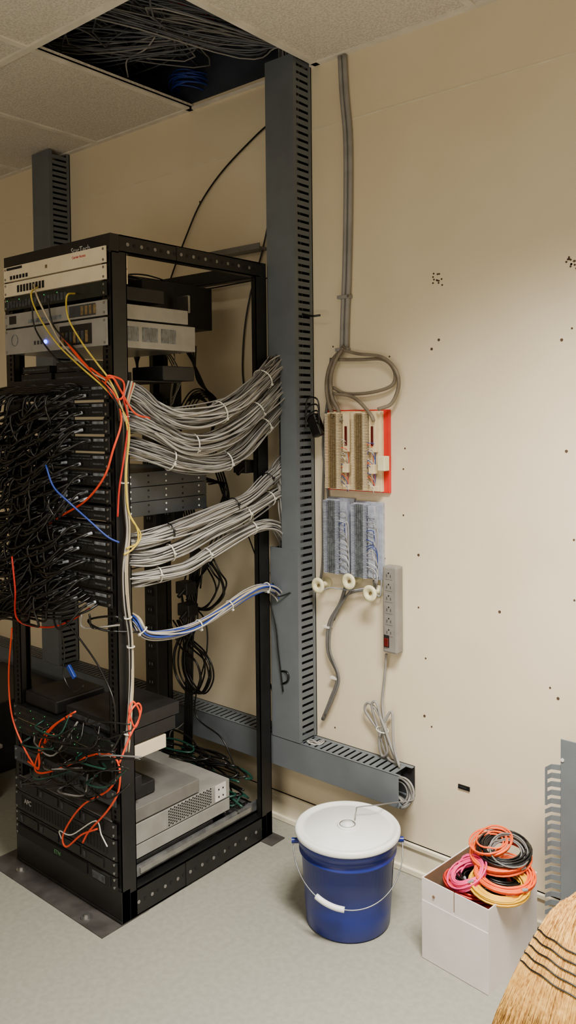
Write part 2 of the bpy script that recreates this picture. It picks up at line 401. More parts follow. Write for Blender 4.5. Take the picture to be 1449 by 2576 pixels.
for px,py in ((465,1480),(470,1535),(612,1175)):
    p=onY(px,py,2.02 if px<600 else 2.06); b=MB(); b.box(p-V((.03,.02,.02)),p+V((.03,.03,.025)),blk2); b.cyl(p-V((-.02,.02,0)),p-V((-.02,.05,.02)),.008,cblk,n=8)
    tag(b.build('power_adapter',bevel=.003),'black power adapter plugged in at the rack rear','power adapter','power adapters at the rack rear')
def f_sw(b,xa,xb,y,z0,z1):
    f_ports(2,gapm,-2.4,-2.0,.016,5)(b,xa,xb,y,z0,z1)
unit('network_switch',.50,.544,.26,greenpcb,blk2,'dark network switch with orange patch cables','network switch',feat=f_sw,group='lower switches')
unit('network_switch',.452,.496,.22,greenpcb,cream,'dark network switch with cream chassis','network switch',feat=f_sw,group='lower switches')
b=MB(); b.box((-2.18,YF+.02,.546),(-1.93,YF+.27,.585),blk2); b.box((-2.16,YF+.019,.555),(-1.95,YF+.02,.57),labd); tag(b.build('network_box',bevel=.004),'small black box stacked on the lower switch','network box')
b=MB(); b.box((-2.40,YF+.01,.546),(-2.22,YF+.2,.59),blk2); tag(b.build('network_box',bevel=.006),'small dark modem on the lower switch','network box')
def f_vent(b,xa,xb,y,z0,z1):
    for i in range(30): b.box((-2.40+i*.0155,y-.001,z0+.012),(-2.392+i*.0155,y,z1-.012),gapm)
def f_disk(b,xa,xb,y,z0,z1):
    for i in range(4): b.box((-2.41+i*.115,y-.003,z0+.008),(-2.305+i*.115,y,z1-.008),blk2); b.box((-2.40+i*.115,y-.005,z0+.012),(-2.39+i*.115,y-.003,z1-.012),labd)
r=unit('server',.352,.40,.12,dgrey,blk2,'dark grey rack server with vented front','server',feat=f_vent)
b=MB(); b.box((-2.25,1.50,.305),(-1.97,1.66,.345),blk2); tag(b.build('network_box',bevel=.003),'black slim box lying on a server','network box')
r=unit('server',.258,.302,.36,blk2,sgrey,'slim grey rack server with black front bezel','server',feat=f_disk)
r2=unit('server',.190,.254,.50,blk2,silver,'long silver rack server with dark front bezel','server',feat=f_vent)
r=unit('server',.145,.188,.50,blk2,silver,'long silver rack server with perforated side','server',feat=f_disk)
text('APC',.022,(-2.38,YF-.013,.222),printw,r2)
b=MB(); b.box((-1.9302,1.67,.196),(-1.9295,1.875,.25),silver)
for i in range(24):
    for j in range(6):
        y=1.68+i*.008; zz=.200+j*.009+(i%2)*.0045
        b.cyl((-1.9302,y,zz),(-1.9285,y,zz),.003,gapm,n=6)
b.build('side_vent',r2)
b=MB(); b.box((-1.9302,1.885,.196),(-1.9275,1.935,.25),label)
for k in range(4): b.cyl((-1.9276,1.9+.02*(k%2),.21+.025*(k//2)),(-1.926,1.9+.02*(k%2),.21+.025*(k//2)),.003,gapm,n=6)
b.build('side_label',r2)
def f_ups(b,xa,xb,y,z0,z1):
    b.box((-2.42,y-.004,z0+.004),(-2.04,y,z1-.004),gapm); b.box((-2.03,y-.005,z0+.004),(-1.93,y,z1-.004),gapm); b.box((-2.01,y-.007,z0+.01),(-1.95,y-.005,z1-.01),labd)
r=unit('battery_backup',.102,.143,.42,blk2,blk2,'black battery backup unit at the rack base','battery backup',feat=f_ups)
text('ETN',.018,(-2.21,YF-.015,.115),dimgrn,r)
for xx in (-1.918,):
    r=root('slide_rail',(xx,1.8,.1),'galvanised slide rail along the rack side','rail')
    b=MB(); b.box((xx-.008,1.52,.10),(xx,2.1,.132),galv); b.box((xx,1.55,.108),(xx+.005,2.05,.124),chrome); b.box((-2.42,1.97,.10),(xx-.008,2.09,.106),galv); b.build('rail_body',r)
# ------------------------------------------------------------------ cable helpers
def cable(name,pts,r,m,lab,cat='cable',group=None,parent=None,n=6,k=6):
    b=MB(); b.tube(pts,r,m,n=n,k=k); o=b.build(name,parent)
    if not parent: tag(o,lab,cat,group)
    return o
def bundle(name,ctrl,n,R,r,mats,lab,group=None,ties=(),tiem=None,wob=.35,ends=(1.3,1.15),k=7,loose=.28):
    P=smoothpts(ctrl,k); fr=frames(P); L=len(P); b=MB()
    for s in range(n):
        rho=math.sqrt(random.random())*R; th=random.uniform(0,6.28); ph=random.uniform(0,6.28); fq=random.uniform(.5,1.8)
        if random.random()<.12: rho*=1.25
        pts=[]
        for i,(p,(t,a,c)) in enumerate(zip(P,fr)):
            u=i/(L-1); e=1+(ends[0]-1)*max(0,1-u*5)+(ends[1]-1)*max(0,(u-.8)*5)
            q=th+wob*math.sin(fq*u*6.28+ph)*1.2; rr=rho*e*(1+loose*math.sin(u*12+ph))
            pts.append(p+a*math.cos(q)*rr+c*math.sin(q)*rr)
        b.tube(pts,r,mats[s%len(mats)],n=6,k=1)
    o=b.build(name); tag(o,lab,'cable bundle',group)
    for t in ties:
        i=int(t*(L-1)); tb=MB(); tt,a,c=fr[i]
        tb.ring(P[i],tt,R*1.14+.001,.0022,tiem or tiew,n=20,k=6)
        tb.obox(P[i]+a*(R*1.12+.003),(tt*.003,a*.004,c*.003),tiem or tiew)
        tb.build('cable_tie',o)
    return o
def bp(lst,xo=-1.852):
    out=[V((-2.1,1.535,0)),V((-1.98,1.54,0))]
    for px,py in lst:
        if px<345: p=onX(px,py,-1.90)
        elif px<400: p=onX(px,py,-1.87)
        elif px<680: p=onX(px,py,xo)
        else: p=onX(px,py,-1.862)
        out.append(p)
    for q in out[:2]: q.z=out[2].z
    return out[1:]
greys=[cg1,cg1,cg3,cg2,cg1,cg3,cg2]
G='grey network cable bundles'
bl='thick grey network cable bundle tied and fed into the duct'
CR=.0026
bundle('cable_bundle',bp([(335,1000),(385,1035),(440,1055),(520,1048),(590,1018),(640,975),(685,930),(705,908),(722,885)]),62,.031,CR,greys,bl,G,(.5,.72),tiew)
bundle('cable_bundle',bp([(335,1062),(390,1085),(460,1118),(540,1108),(600,1074),(650,1026),(690,985),(708,965),(724,940)]),58,.030,CR,greys,bl,G,(.38,.66))
bundle('cable_bundle',bp([(335,1130),(390,1145),(460,1165),(540,1168),(600,1140),(650,1085),(690,1040),(708,1022),(724,1005)]),52,.027,CR,greys,bl,G,(.3,.5,.7))
bundle('cable_bundle',bp([(335,1362),(390,1350),(460,1325),(540,1292),(620,1255),(665,1215),(692,1190),(708,1172),(728,1148)]),44,.021,CR,greys,bl,G,(.3,.52,.7),cblk)
bundle('cable_bundle',bp([(335,1405),(390,1402),(460,1376),(540,1330),(600,1302),(660,1265),(692,1245),(712,1245),(726,1270)]),46,.022,CR,greys,bl,G,(.3,.6,.72))
bundle('cable_bundle',bp([(335,1455),(390,1447),(460,1430),(520,1395),(600,1345),(655,1320),(690,1322),(710,1345),(724,1385)]),40,.019,CR,greys,bl,G,(.25,.45,.62))
bundle('cable_bundle',bp([(340,1560),(370,1595),(440,1592),(500,1572),(560,1535),(620,1495),(665,1478),(695,1488),(715,1530)]),22,.013,.0027,[cg3,cg3,ctan,cblu,cg3,cblu,cg1,cg3],'smaller pale and blue cable bundle tied along the rack',G,(.2,.45,.6,.8))
bundle('cable_bundle',[onX(700,1190,-1.86),onX(712,1240,-1.85),onX(716,1320,-1.85),onX(722,1395,-1.86)],26,.018,CR,greys,'grey cables spilling out of the duct opening',G)
bundle('cable_bundle',[V((-1.83,2.19,.36)),V((-1.83,2.195,1.2)),V((-1.83,2.19,2.0)),V((-1.83,2.19,2.72)),V((-1.85,2.17,2.82))],32,.034,.0032,[cg1,cg2,cg2],'grey cables running inside the vertical duct',G,ends=(1,1))
vp=[(330,960),(316,1020),(318,1090),(314,1180),(316,1260),(322,1340),(314,1430),(318,1520),(328,1600),(330,1700),(326,1790),(318,1890)]
bundle('cable_bundle',[onX(px,py,-1.872) for px,py in vp],9,.008,.0026,[cg3,ctan,cg1,cblk,cg3,cor,ctan],'mixed tan, white and orange cables tied down the rack post',None,(.14,.32,.68,.76,.97))
def colored(pts,m,lab,r=.0028,plane=YF-.03):
    P=[]
    for q in pts:
        if len(q)==3: P.append(onX(q[0],q[1],q[2]) if q[2]<0 else onY(q[0],q[1],q[2]))
        else: P.append(onY(q[0],q[1],plane) if q[0]<285 else onX(q[0],q[1],-1.862))
    return cable('patch_cable',P,r,m,lab,'patch cord')
yl='yellow patch cord draped down the front of the rack'
colored([(95,722,1.45),(78,740,1.40),(95,790),(140,860),(200,920),(262,975),(300,1020),(325,1080),(318,1180),(322,1280),(345,1330),(345,1365),(318,1380)],cyel,yl)
colored([(190,738,1.45),(168,745,1.40),(172,800),(205,860),(245,915),(275,955),(300,1010),(322,1090),(316,1200),(324,1290),(354,1345),(335,1380),(312,1395)],cyel,yl)
colored([(85,715,1.45),(95,750,1.40),(125,810),(160,870),(230,935),(270,960),(296,1000),(315,1060)],ctan,'tan patch cord draped down the front of the rack')
colored([(80,760,1.42),(90,830),(150,910),(230,950),(290,1010),(300,1060)],cblk,'black patch cord draped down the rack front')
colored([(120,750,1.42),(135,820),(190,880),(240,940),(280,990),(310,1040)],cblk,'black patch cord draped down the rack front')
ol='orange patch cord looping around the rack post'
colored([(150,840,1.44),(185,880),(215,915),(262,950),(275,945),(310,960),(308,1000),(285,1000),(265,965),(283,950),(305,985),(340,1040),(395,1055)],cor,ol,r=.0032)
colored([(160,850,1.44),(190,890),(235,940),(268,970),(290,1000),(305,1060),(285,1130),(262,1200),(215,1260),(150,1300),(120,1320)],cor,ol,r=.0032)
colored([(310,1000),(322,1060),(312,1150),(300,1230),(296,1300)],cred,'red patch cord along the rack post')
colored([(115,1170,1.34),(135,1225,1.34),(175,1265,1.36),(225,1310,1.4),(270,1350),(300,1365)],cblu,'blue patch cord across the patch panels')
colored([(30,1400,1.34),(38,1480,1.34),(45,1560,1.38),(120,1578),(180,1560),(225,1530)],cred,'red patch cord beneath the patch panels')
colored([(30,1580,1.40),(22,1700),(30,1800),(60,1880),(95,1935),(98,1900)],cor,'orange patch cord hanging at the rack front')
colored([(135,1848,1.43),(105,1880),(88,1930),(105,1945),(160,1930),(230,1900),(280,1900),(300,1930),(298,1990),(270,2040),(225,2090),(208,2120)],cor,'orange patch cord looping over the lower switches',r=.0031)
colored([(190,1790,1.43),(150,1815),(118,1850),(105,1895)],cor,'orange patch cord from the lower switch')
colored([(180,1800,1.43),(135,1825),(100,1870),(98,1930),(70,1915)],cor,'orange patch cord from the lower switch')
colored([(300,1950),(270,1990),(215,2020),(180,2060),(158,2105),(168,2130),(205,2100),(245,2085)],cor,'orange patch cord looping by the server front',r=.0031)
colored([(326,1860),(325,1800),(345,1770),(355,1785),(340,1830),(325,1790),(335,1765),(352,1800),(328,1850),(300,1920)],cor,'small orange cord loop hanging by the post',r=.0031)
colored([(150,1560,1.42),(162,1640),(160,1700),(185,1740),(210,1725)],cblk,'black cord with blue connector hanging')
colored([(165,1562,1.42),(210,1620),(250,1680),(285,1760),(290,1840)],cblk,'black cord hanging inside rack')
colored([(225,1545,1.42),(235,1580),(300,1565),(285,1550),(222,1560),(260,1585),(350,1590)],cblk,'black cord looping below the patch panels',r=.0034)
colored([(205,1545,1.42),(205,1575),(235,1580),(300,1572)],cg3,'grey cord looping below the patch panels')
colored([(155,2110,1.44),(150,2090),(180,2100),(240,2065),(255,2100),(270,2130)],label,'white cord at the server front',r=.0020)
p=onY(180,1690,1.44); b=MB(); b.obox(p,(V((.016,0,-.016)),V((0,.005,0)),V((.005,0,.005))),cblu); tag(b.build('connector',bevel=.002),'blue cable connector hanging below the patch panels','connector')
for i in range(38):
    x=random.uniform(60,260); y=random.uniform(1800,1975)
    colored([(x,y,1.45),(x-random.uniform(-20,30),y+20,1.41),(x+random.uniform(20,60),y+random.uniform(10,50),1.40),(x+random.uniform(30,110),y-random.uniform(-30,40),1.43)],cgrn if i%9==0 else (cg2 if i%8==1 else cblk),'dark patch cord at the lower switches',r=.0028)
def cord(x,z,i):
    y=YF-.012; dr=random.uniform(.035,.095); out=random.uniform(.045,.075)
    r=root('patch_cable',(x,y,z),'black network patch cord with clear plug boot','patch cord','black patch cords plugged into the patch panels')
    sx=random.uniform(-.07,.03); d=random.uniform(-.005,.005)
    pts=[V((x,y-.02,z)),V((x+sx*.2,y-.02-out*.6,z-.004)),V((x+sx*.6,y-out,z-dr*.5)),V((x+sx*1.1,y-out*.9,z-dr)),V((x+sx*1.4-.06,y-out*.6-.01,z-dr*1.15+d)),V((min(x-.12,-2.36)+random.uniform(-.04,0),y-.03-random.uniform(0,.04),z-dr*1.1)),V((-2.50,y-.03-random.uniform(0,.03),z-dr*1.3-.02))]
    b=MB(); b.tube(pts,.0038,cblk,n=6,k=5); b.build('cord',r)
    b=MB(); t=(pts[1]-pts[0]).normalized(); b.cyl((x,y+.006,z),V((x,y-.012,z))+t*.022,.0054,boot if i%3 else labd,r1=.004,n=8); b.build('plug',r)
for z0 in pz:
    for i in range(11):
        if random.random()<.93: cord(-2.40+i*.0178*1.6+random.uniform(-.002,.002)+.006,z0+.015,i)
for i in range(110):
    z=pz[i%len(pz)]+.015+(.02 if i%2 else 0); x=random.uniform(-2.36,-1.985) if i%3 else random.uniform(-2.2,-1.96)
    w=random.uniform(.08,.24); dr=random.uniform(.04,.09)
    pts=[V((x,YF-.012,z)),V((x-.01,YF-.055,z-.01)),V((x-w*.3,YF-.085,z-dr*.7)),V((x-w*.7,YF-.08,z-dr)),V((x-w,YF-.06,z-dr*.6)),V((x-w-.02,YF-.015,z-random.uniform(-.01,.03)))]
    o=cable('patch_cable',pts,.0037,cblk,'black patch cord looping between panels','patch cord','looping black cords')
    for q,q2 in ((pts[0],pts[1]),(pts[-1],pts[-2])):
        b=MB(); t=(q2-q).normalized(); b.cyl(q+t*.008,q+t*.036,.0052,boot if i%2==0 else labd,r1=.004,n=8)
        b.build('plug',o)
for i in range(16):
    z=1.594-(i%4)*.006; x=-2.02-i*.024
    cable('patch_cable',[V((x,YF-.015,z-.01)),V((x-.01,YF-.045,z)),V((x-.07,YF-.06,z-.005)),V((-2.47,YF-.05,z-.012))],.0034,cblk,'black patch cord routed sideways','patch cord','looping black cords')
for i in range(24):
    z=.945+(i%6)*.008; x=-1.96-i*.018
    cable('patch_cable',[V((x,YF-.012,z)),V((x-.02,YF-.05,z-.02)),V((x-.12,YF-.07,z-.05)),V((-2.49,YF-.05,z-.09-.004*i))],.0036,cblk,'black patch cord routed sideways','patch cord','looping black cords')
def rc(pts,m=cblk,r=.004,lab='black power cord hanging inside the rack',y=2.1,nm='power_cable',grp='power cords'):
    return cable(nm,[onY(q[0],q[1],q[2] if len(q)>2 else y) for q in pts],r,m,lab,'cable',grp)
for i in range(14):
    a=random.uniform(-18,18); yy=2.05+.004*i; c_=random.uniform(-25,25)
    if i%2: rc([(440+a,1560),(470+a,1620+c_),(510+a,1660+c_),(520+a,1710+c_),(495+a,1745),(460+a,1700),(455+a,1640),(480+a,1560+c_),(470+a,1480)],y=yy,r=.0034)
    else: rc([(470+a*1.5,1440+i*6),(500+a,1400+c_),(540+a,1440),(555+a,1490+c_),(520+a,1530),(480+a,1520+a)],y=yy,r=.0034)
for i in range(5): rc([(460+8*i,870),(495,930+6*i),(525+4*i,1000),(530+i*5,1030),(500,990+3*i),(470,1010)],y=2.09,r=.0035)
for i in range(5): rc([(445+6*i,1040+8*i),(480+5*i,985+5*i),(515+4*i,985+5*i),(535+3*i,1040),(530,1100)],y=2.08,r=.003)
for i in range(4): rc([(520+i*6,1120),(560+i*5,1240),(580-i*6,1300),(540-i*8,1400),(480+i*8,1480)],y=2.08,r=.0035)
for i in range(4): rc([(510+i*5,1200+i*6),(550+i*5,1215),(570-i*3,1250),(540,1290),(512,1270+i*4)],y=1.95,r=.0035)
for i in range(5): rc([(455+i*7,1250),(480+i*5,1400),(462+i*6,1600),(468+i*4,1700),(462+i*5,1900)],y=2.09)
rc([(610,1310),(650,1420),(690,1560),(700,1640),(712,1740,2.134)],y=2.128,r=.0025)
rc([(480,1520),(515,1560),(520,1640),(490,1790),(560,1860),(600,1960)],y=2.09,r=.003)
rc([(300,700,1.9),(330,690,1.9),(380,695,1.95),(430,720,2.0),(440,790,2.0)],r=.003)
for i in range(9): rc([(310,690+8*i,1.7),(350,700+6*i,1.85),(400+3*i,715+5*i,2.0),(430+4*i,760,2.05),(420+i*4,850+5*i,2.05)],r=.0035)
for i in range(5): rc([(330+8*i,870,1.9),(345,920,1.85),(350,980+10*i,1.8),(380,1010,1.8),(450,1040+5*i,1.85)],r=.0045)
for i in range(3): rc([(400,860),(440-6*i,910),(455-4*i,960),(430,1000+10*i),(440,900),(420,880)],m=chrome,r=.0025,y=2.0,lab='thin metallic lead inside the rack')
for i in range(38):
    cx=-2.12+random.uniform(-.20,.16); cy=1.99+random.uniform(-.03,.06); z=.112+i*.004
    w=random.uniform(.06,.17); m=cgrn if i%5==0 else cblk
    pts=[V((min(cx+w*math.cos(a)+random.uniform(-.015,.015),-1.93),min(cy+w*.35*math.sin(a),2.08),z+random.uniform(0,.02))) for a in [j*.9+i for j in range(7)]]
    cable('power_cable',pts,.0038,m,'dark power cord piled at the rack base','cable','cords piled at the rack base')
rc([(480,1960,2.0),(520,1990,1.97),(570,2000,1.97),(610,2030,1.97)],m=cgrn,lab='green cord at rack base')
rc([(475,1780),(478,1800),(450,1830),(430,1840),(425,1860)],m=cg3,r=.002,lab='grey cord at rack rear')
def wc(pts,m=cblk,r=.0035,off=.012,lab='black cable running over the wall',grp=None,nm='wall_cable'):
    return cable(nm,[onY(q[0],q[1],D-(q[2] if len(q)>2 else off)) for q in pts],r,m,lab,'cable',grp)
wc([(690,300,.02),(640,345),(560,430),(505,510),(470,590),(440,670),(410,760)],r=.0035)
wc([(690,470,.02),(675,560),(655,650),(630,740),(615,830),(610,930),(618,1000)],r=.0035)
wc([(700,695,.03),(640,705),(560,720),(480,735),(410,755)],r=.003)
wc([(680,1440,.05),(690,1480,.12),(700,1500,.12),(735,1490,.1)],r=.003)
wc([(685,1690,.09),(720,1690,.105),(722,1715,.105),(685,1725,.09)],r=.004)
wc([(680,1720,.06),(700,1800,.06),(700,1850,.08)],r=.003)
r=root('wall_bracket',onY(600,640,D-.02),'grey metal support bracket on the wall','bracket')
b=MB(); a=onY(535,645,D-.03); c=onY(663,600,D-.03); b.box((a.x,D-.05,a.z-.008),(c.x,D-.002,a.z),sgrey); b.box((a.x,D-.054,a.z-.008),(c.x,D-.05,a.z+.012),sgrey); b.build('rail',r)
r=root('conduit',onY(870,870,D-.015),'pair of grey cables clipped straight up the wall','cable')
for dx in (-.009,.009):
    b=MB(); P=[(861,150),(866,240),(874,330),(876,420),(875,560),(872,700),(868,790),(866,875)]
    pts=[onY(x,y,D-.011)+V((dx,0,0)) for x,y in P]; pts[0].z=2.69
    b.tube(pts,.0085,cg1,n=8); b.build('cable',r)
for px,py in((873,748),(868,880)):
    p=onY(px,py,D); b=MB(); b.box(p-V((.026,.024,.006)),p+V((.024,0,.006)),cg1); b.cyl(p+V((.022,-.026,0)),p+V((.022,-.02,0)),.005,chrome,n=8); b.build('clip',r,bevel=.002)
lp='taupe telephone cable looped on the wall above the blocks'
wc([(868,870),(835,910),(822,960),(826,1010),(838,1050,.05)],cbrn,.007,.018,lp,'taupe wall cables')
wc([(864,875),(845,905),(832,950),(836,1000),(850,1030),(858,1060,.05)],cbrn,.007,.03,lp,'taupe wall cables')
wc([(862,880),(900,890),(960,898),(995,930),(1003,970),(985,1015),(950,1030,.05)],cbrn,.006,.03,lp,'taupe wall cables')
wc([(850,905),(905,905),(965,905),(993,935),(985,970),(930,988),(870,990),(838,975)],cbrn,.006,.018,lp,'taupe wall cables')
wc([(838,990),(890,1000),(930,1040,.05),(940,1060,.05)],cbrn,.006,.03,lp,'taupe wall cables')
wc([(825,1000),(818,1100),(812,1250),(812,1400),(806,1460)],cg2,.004,.012,'grey cable beside the punch-down blocks')
wc([(832,900),(826,990),(812,1120),(826,1260),(822,1400)],cg2,.004,.012,'grey cable beside the punch-down blocks')
p=onY(795,1070,D-.06)
r=root('power_adapter',p,'black power adapter hanging beside the duct','power adapter')
b=MB(); b.obox(p,(V((.020,0,.008)),V((0,.015,0)),V((-.016,0,.036))),cblk); b.build('adapter_body',r,bevel=.006)
for k in range(3):
    b=MB(); b.tube([p+V((.01,-.012,.03-.01*k)),p+V((.03,-.02,.05-.02*k)),p+V((.02,-.02,.09-.02*k)),p+V((-.02,-.02,.09-.03*k)),p+V((-.03,-.02,.03-.02*k))],.003,cblk); b.build('adapter_cord',r)
wc([(760,790,.06),(785,795,.07),(806,793,.06)],r=.004,lab='black strap on the duct side')
# ------------------------------------------------------------------ punch-down blocks
bd=root('punchdown_board',onY(905,1232,D),'red backboard carrying two beige telephone punch-down blocks','wiring block')
a=onY(826,1235,D); c=onY(984,1030,D); zb=onY(905,1235,D).z; zt=onY(905,1031,D).z
b=MB(); b.box((a.x,D-.012,zb),(c.x,D-.001,zt),redb); b.build('backboard',bd,bevel=.002)
def pblock(x0,x1,z0,z1,y1,parent,mb,mc,beige=True):
    w=x1-x0
    b=MB(); b.box((x0,y1-.014,z0),(x1,y1,z1),mb); n=50
    xm=x0+w*.5
    b.box((x0+w*.06,y1-.036,z0+.004),(xm,y1-.014,z1-.004),mb)
    b.build('block_base',parent,bevel=.001)
    b=MB()
    for i in range(n):
        z=z0+.006+(z1-z0-.012)*i/n
        b.box((x0+w*.02,y1-.046,z),(x0+w*.13,y1-.014,z+.0032),mb)
        b.box((xm-w*.03,y1-.046,z),(xm+w*.08,y1-.014,z+.0032),mb)
        for j in range(4): b.box((x0+w*.17+j*w*.075,y1-.044,z),(x0+w*.21+j*w*.075,y1-.036,z+.003),mc)
    b.build('contact_rows',parent)
    if beige:
        b=MB(); b.box((x0+w*.62,y1-.03,z0+.13),(x1-.012,y1-.014,z1-.006),mb); b.box((x0+w*.7,y1-.032,z0+.15),(x0+w*.80,y1-.03,z1-.05),redsw)
        b.build('block_bracket',parent,bevel=.002)
        b=MB(); b.box((x0+w*.66,y1-.04,z0+.06),(x1-.012,y1-.014,z0+.09),mb); b.build('block_bracket',parent,bevel=.002)
        b=MB(); b.box((x0+w*.58,y1-.026,z0+.002),(x1-.004,y1-.014,z0+.02),mb); b.build('block_bracket',parent,bevel=.002)
        b=MB()
        for i in range(14):
            z=z0+.02+i*.011; b.tube([V((xm+w*.06,y1-.03,z)),V((xm+w*.18,y1-.035-random.uniform(0,.01),z+random.uniform(-.01,.02))),V((xm+w*.25+random.uniform(0,.01),y1-.026,z-.02)),V((xm+w*.22,y1-.02,z0-.005))],.0012,random.choice([cg3,cblu,cbrn,label,cor]),n=4,k=4)
        b.build('wires',parent)
    else:
        b=MB(); b.box((xm+w*.12,y1-.04,z0+.01),(x1-w*.12,y1-.014,z1-.01),bluegr); b.build('clear_cover',parent,bevel=.002)
        b=MB()
        for i in range(16):
            z=z0+.02+i*.013; b.tube([V((xm+w*.06,y1-.04,z)),V((xm+w*.35,y1-.05,z+random.uniform(-.01,.02))),V((x1-w*.1+random.uniform(-.01,.01),y1-.04,z-.02)),V((x1-w*.12,y1-.03,z0-.02))],.0013,random.choice([cg3,cblud,bluegr,label,cg1]),n=4,k=4)
        b.build('wires',parent)
xa=onY(828,1130,D-.03).x; xb=onY(894,1130,D-.03).x; xc=onY(960,1130,D-.03).x
pblock(xa,xb-.003,zb+.004,zt-.004,D-.012,bd,beige,brown); pblock(xb,xc-.003,zb+.004,zt-.004,D-.012,bd,beige,brown)
b=MB(); q=onY(958,1168,D-.05); b.box(q-V((.014,0,.022)),q+V((.014,.03,.026)),spoolm); b.build('relay',bd,bevel=.003)
for k,(pa,pb,t0,t1) in enumerate([(824,889,1252,1445),(893,960,1262,1456)]):
    x0=onY(pa,1350,D-.02).x; x1=onY(pb,1350,D-.02).x; z0=onY(pa+30,t1,D-.02).z; z1=onY(pa+30,t0,D-.02).z
    rr=root('punchdown_block',V(((x0+x1)/2,D-.02,z0)),'blue-grey telephone punch-down block with clear side cover','wiring block','grey punch-down blocks')
    pblock(x0,x1,z0,z1,D-.001,rr,bluegr,labg,False)
for px,py in((803,1472),(880,1462),(933,1492)):
    p=onY(px,py,D-.05); b=MB()
    b.lathe((p.x,D-.001,p.z),[(.0,0),(.018,0),(.018,-.004),(.009,-.008),(.009,-.045),(.022,-.05),(.027,-.054),(.027,-.058),(.02,-.061),(.012,-.059),(.009,-.052),(.0,-.052)],spoolm,n=28,axis=(0,1,0)); b.cyl((p.x,D-.056,p.z),(p.x,D-.052,p.z),.005,brown,n=10)
    tag(b.build('cable_spool'),'cream plastic cable guide spool screwed to the wall','cable spool','cream cable spools')
wc([(870,1475,.03),(855,1520),(828,1570),(826,1640),(850,1700),(832,1760),(812,1810)],cg2,.007,.014,'grey cable running down from the blocks','grey lower cables')
wc([(890,1475,.03),(862,1515),(835,1565),(830,1635),(853,1705),(836,1760),(818,1800)],cg2,.004,.026,'grey cable running down from the blocks','grey lower cables')
wc([(940,1460,.03),(945,1500),(920,1485,.02),(870,1500),(840,1560)],cg2,.004,.02,'grey cable running down from the blocks','grey lower cables')
wc([(960,1460,.02),(955,1500,.02),(930,1480,.03),(880,1485,.04),(830,1478,.04),(805,1490,.04)],bluegr,.002,.03,'thin light wire strung between the spools')
for px,py in((828,1575),(846,1703)):
    p=onY(px,py,D-.001); b=MB(); b.box(p-V((.014,.02,.004)),p+V((.016,0,.004)),tiew); tag(b.build('cable_clip',bevel=.001),'white clip holding a grey cable to the wall','cable clip','white cable clips')
# ------------------------------------------------------------------ power strip
x0=onY(966,1530,D-.03).x; x1=onY(1003,1530,D-.03).x; z0=onY(985,1643,D-.03).z; z1=onY(985,1424,D-.03).z
ps=root('power_strip',V(((x0+x1)/2,D-.03,z0)),'grey six-outlet power strip mounted upright on the wall','power strip')
b=MB(); b.box((x0,D-.04,z0),(x1,D-.001,z1),pstrip); b.build('housing',ps,bevel=.007)
for i in range(6):
    z=z1-.03-i*.037; b=MB(); xm=x0+(x1-x0)*.45
    b.box((xm-.014,D-.0412,z-.013),(xm+.014,D-.039,z+.013),pstrip)
    b.box((xm-.008,D-.042,z-.006),(xm-.006,D-.0410,z+.004),gapm); b.box((xm+.006,D-.042,z-.006),(xm+.008,D-.0410,z+.003),gapm); b.cyl((xm,D-.042,z+.008),(xm,D-.041,z+.008),.0025,gapm,n=10)
    b.build('outlet',ps,bevel=.0006)
b=MB(); b.box((x0+.008,D-.045,z0+.022),(x0+.024,D-.039,z0+.05),redsw); b.build('rocker_switch',ps,bevel=.002)
b=MB(); b.box((x0+.006,D-.0415,z0+.02),(x0+.026,D-.0395,z0+.06),gapm); b.build('switch_frame',ps)
P=[(972,1645,.02),(968,1700,.012),(962,1770,.012),(972,1840,.03),(990,1900,.035),(1000,1920,.03),(985,1880,.02),(940,1820,.02),(918,1785,.02),(928,1768,.02),(955,1800,.03),(985,1880,.04),(1000,1915,.04),(975,1905,.02),(950,1830,.02),(935,1775,.03),(948,1770,.03),(965,1840,.03),(975,1890,.03),(960,1900,.02),(955,1850,.03),(985,1790,.02),(990,1870,.04),(1005,1930,.05)]
b=MB(); b.tube([onY(q[0],q[1],D-q[2]) for q in P],.0045,cg1,n=7); b.build('power_cord',ps)
b=MB(); p=onY(962,1836,D-.025); b.ring(p,(0.2,0,1),.02,.002,tiew); b.build('cable_tie',ps)
bundle('cable_bundle',[V((-1.6,2.19,.30)),V((-1.42,2.19,.315)),V((-1.372,2.185,.315)),V((-1.356,2.18,.285)),V((-1.366,2.165,.258)),V((-1.40,2.18,.262)),V((-1.55,2.19,.275))],10,.016,.0032,[cg1,cg2,cg2],'grey cables curling out of the open duct end',G,ends=(1,1))
bundle('cable_bundle',[onY(775,1868,2.17),onY(800,1872,2.18),onY(815,1868,2.2)],8,.012,.0025,[cg3,cg1],'grey cables at the joint of the two ducts',G)
# ------------------------------------------------------------------ ceiling cables
b=MB()
for i in range(360):
    x=random.uniform(hx0-.3,hx1+.15); m=random.choice([cpl,cpl,cpl,cpl,cg2,cpl,cg1])
    z=random.uniform(2.79,3.06)
    if i%3==0: pts=[V((x-.2,1.0,z)),V((x+random.uniform(-.3,.3),1.5,z-.02)),V((x+random.uniform(-.2,.2),1.8,z+random.uniform(-.04,.04))),V((-1.83+random.uniform(-.06,.03),2.12,z-.02)),V((-1.83,2.19,2.78))]
    elif i%3==1: pts=[V((hx0-.45,random.uniform(1.2,2.15),z+.03)),V((hx0+.1,random.uniform(1.4,2.15),z)),V((hx0+.35,random.uniform(1.6,2.18),z-.03)),V((-1.85,2.14,z-.04)),V((-1.83,2.19,2.77))]
    else: pts=[V((x,.7,z+.06)),V((x+.08,1.35,z+.03)),V((x+.2,1.75,z+.02)),V((x+random.uniform(-.1,.4),2.2,z+.02))]
    b.tube(pts,.0030,m,n=5,k=5)
tag(b.build('ceiling_cables'),'tangle of grey network cables above the open ceiling tile','cable bundle',None,'stuff')
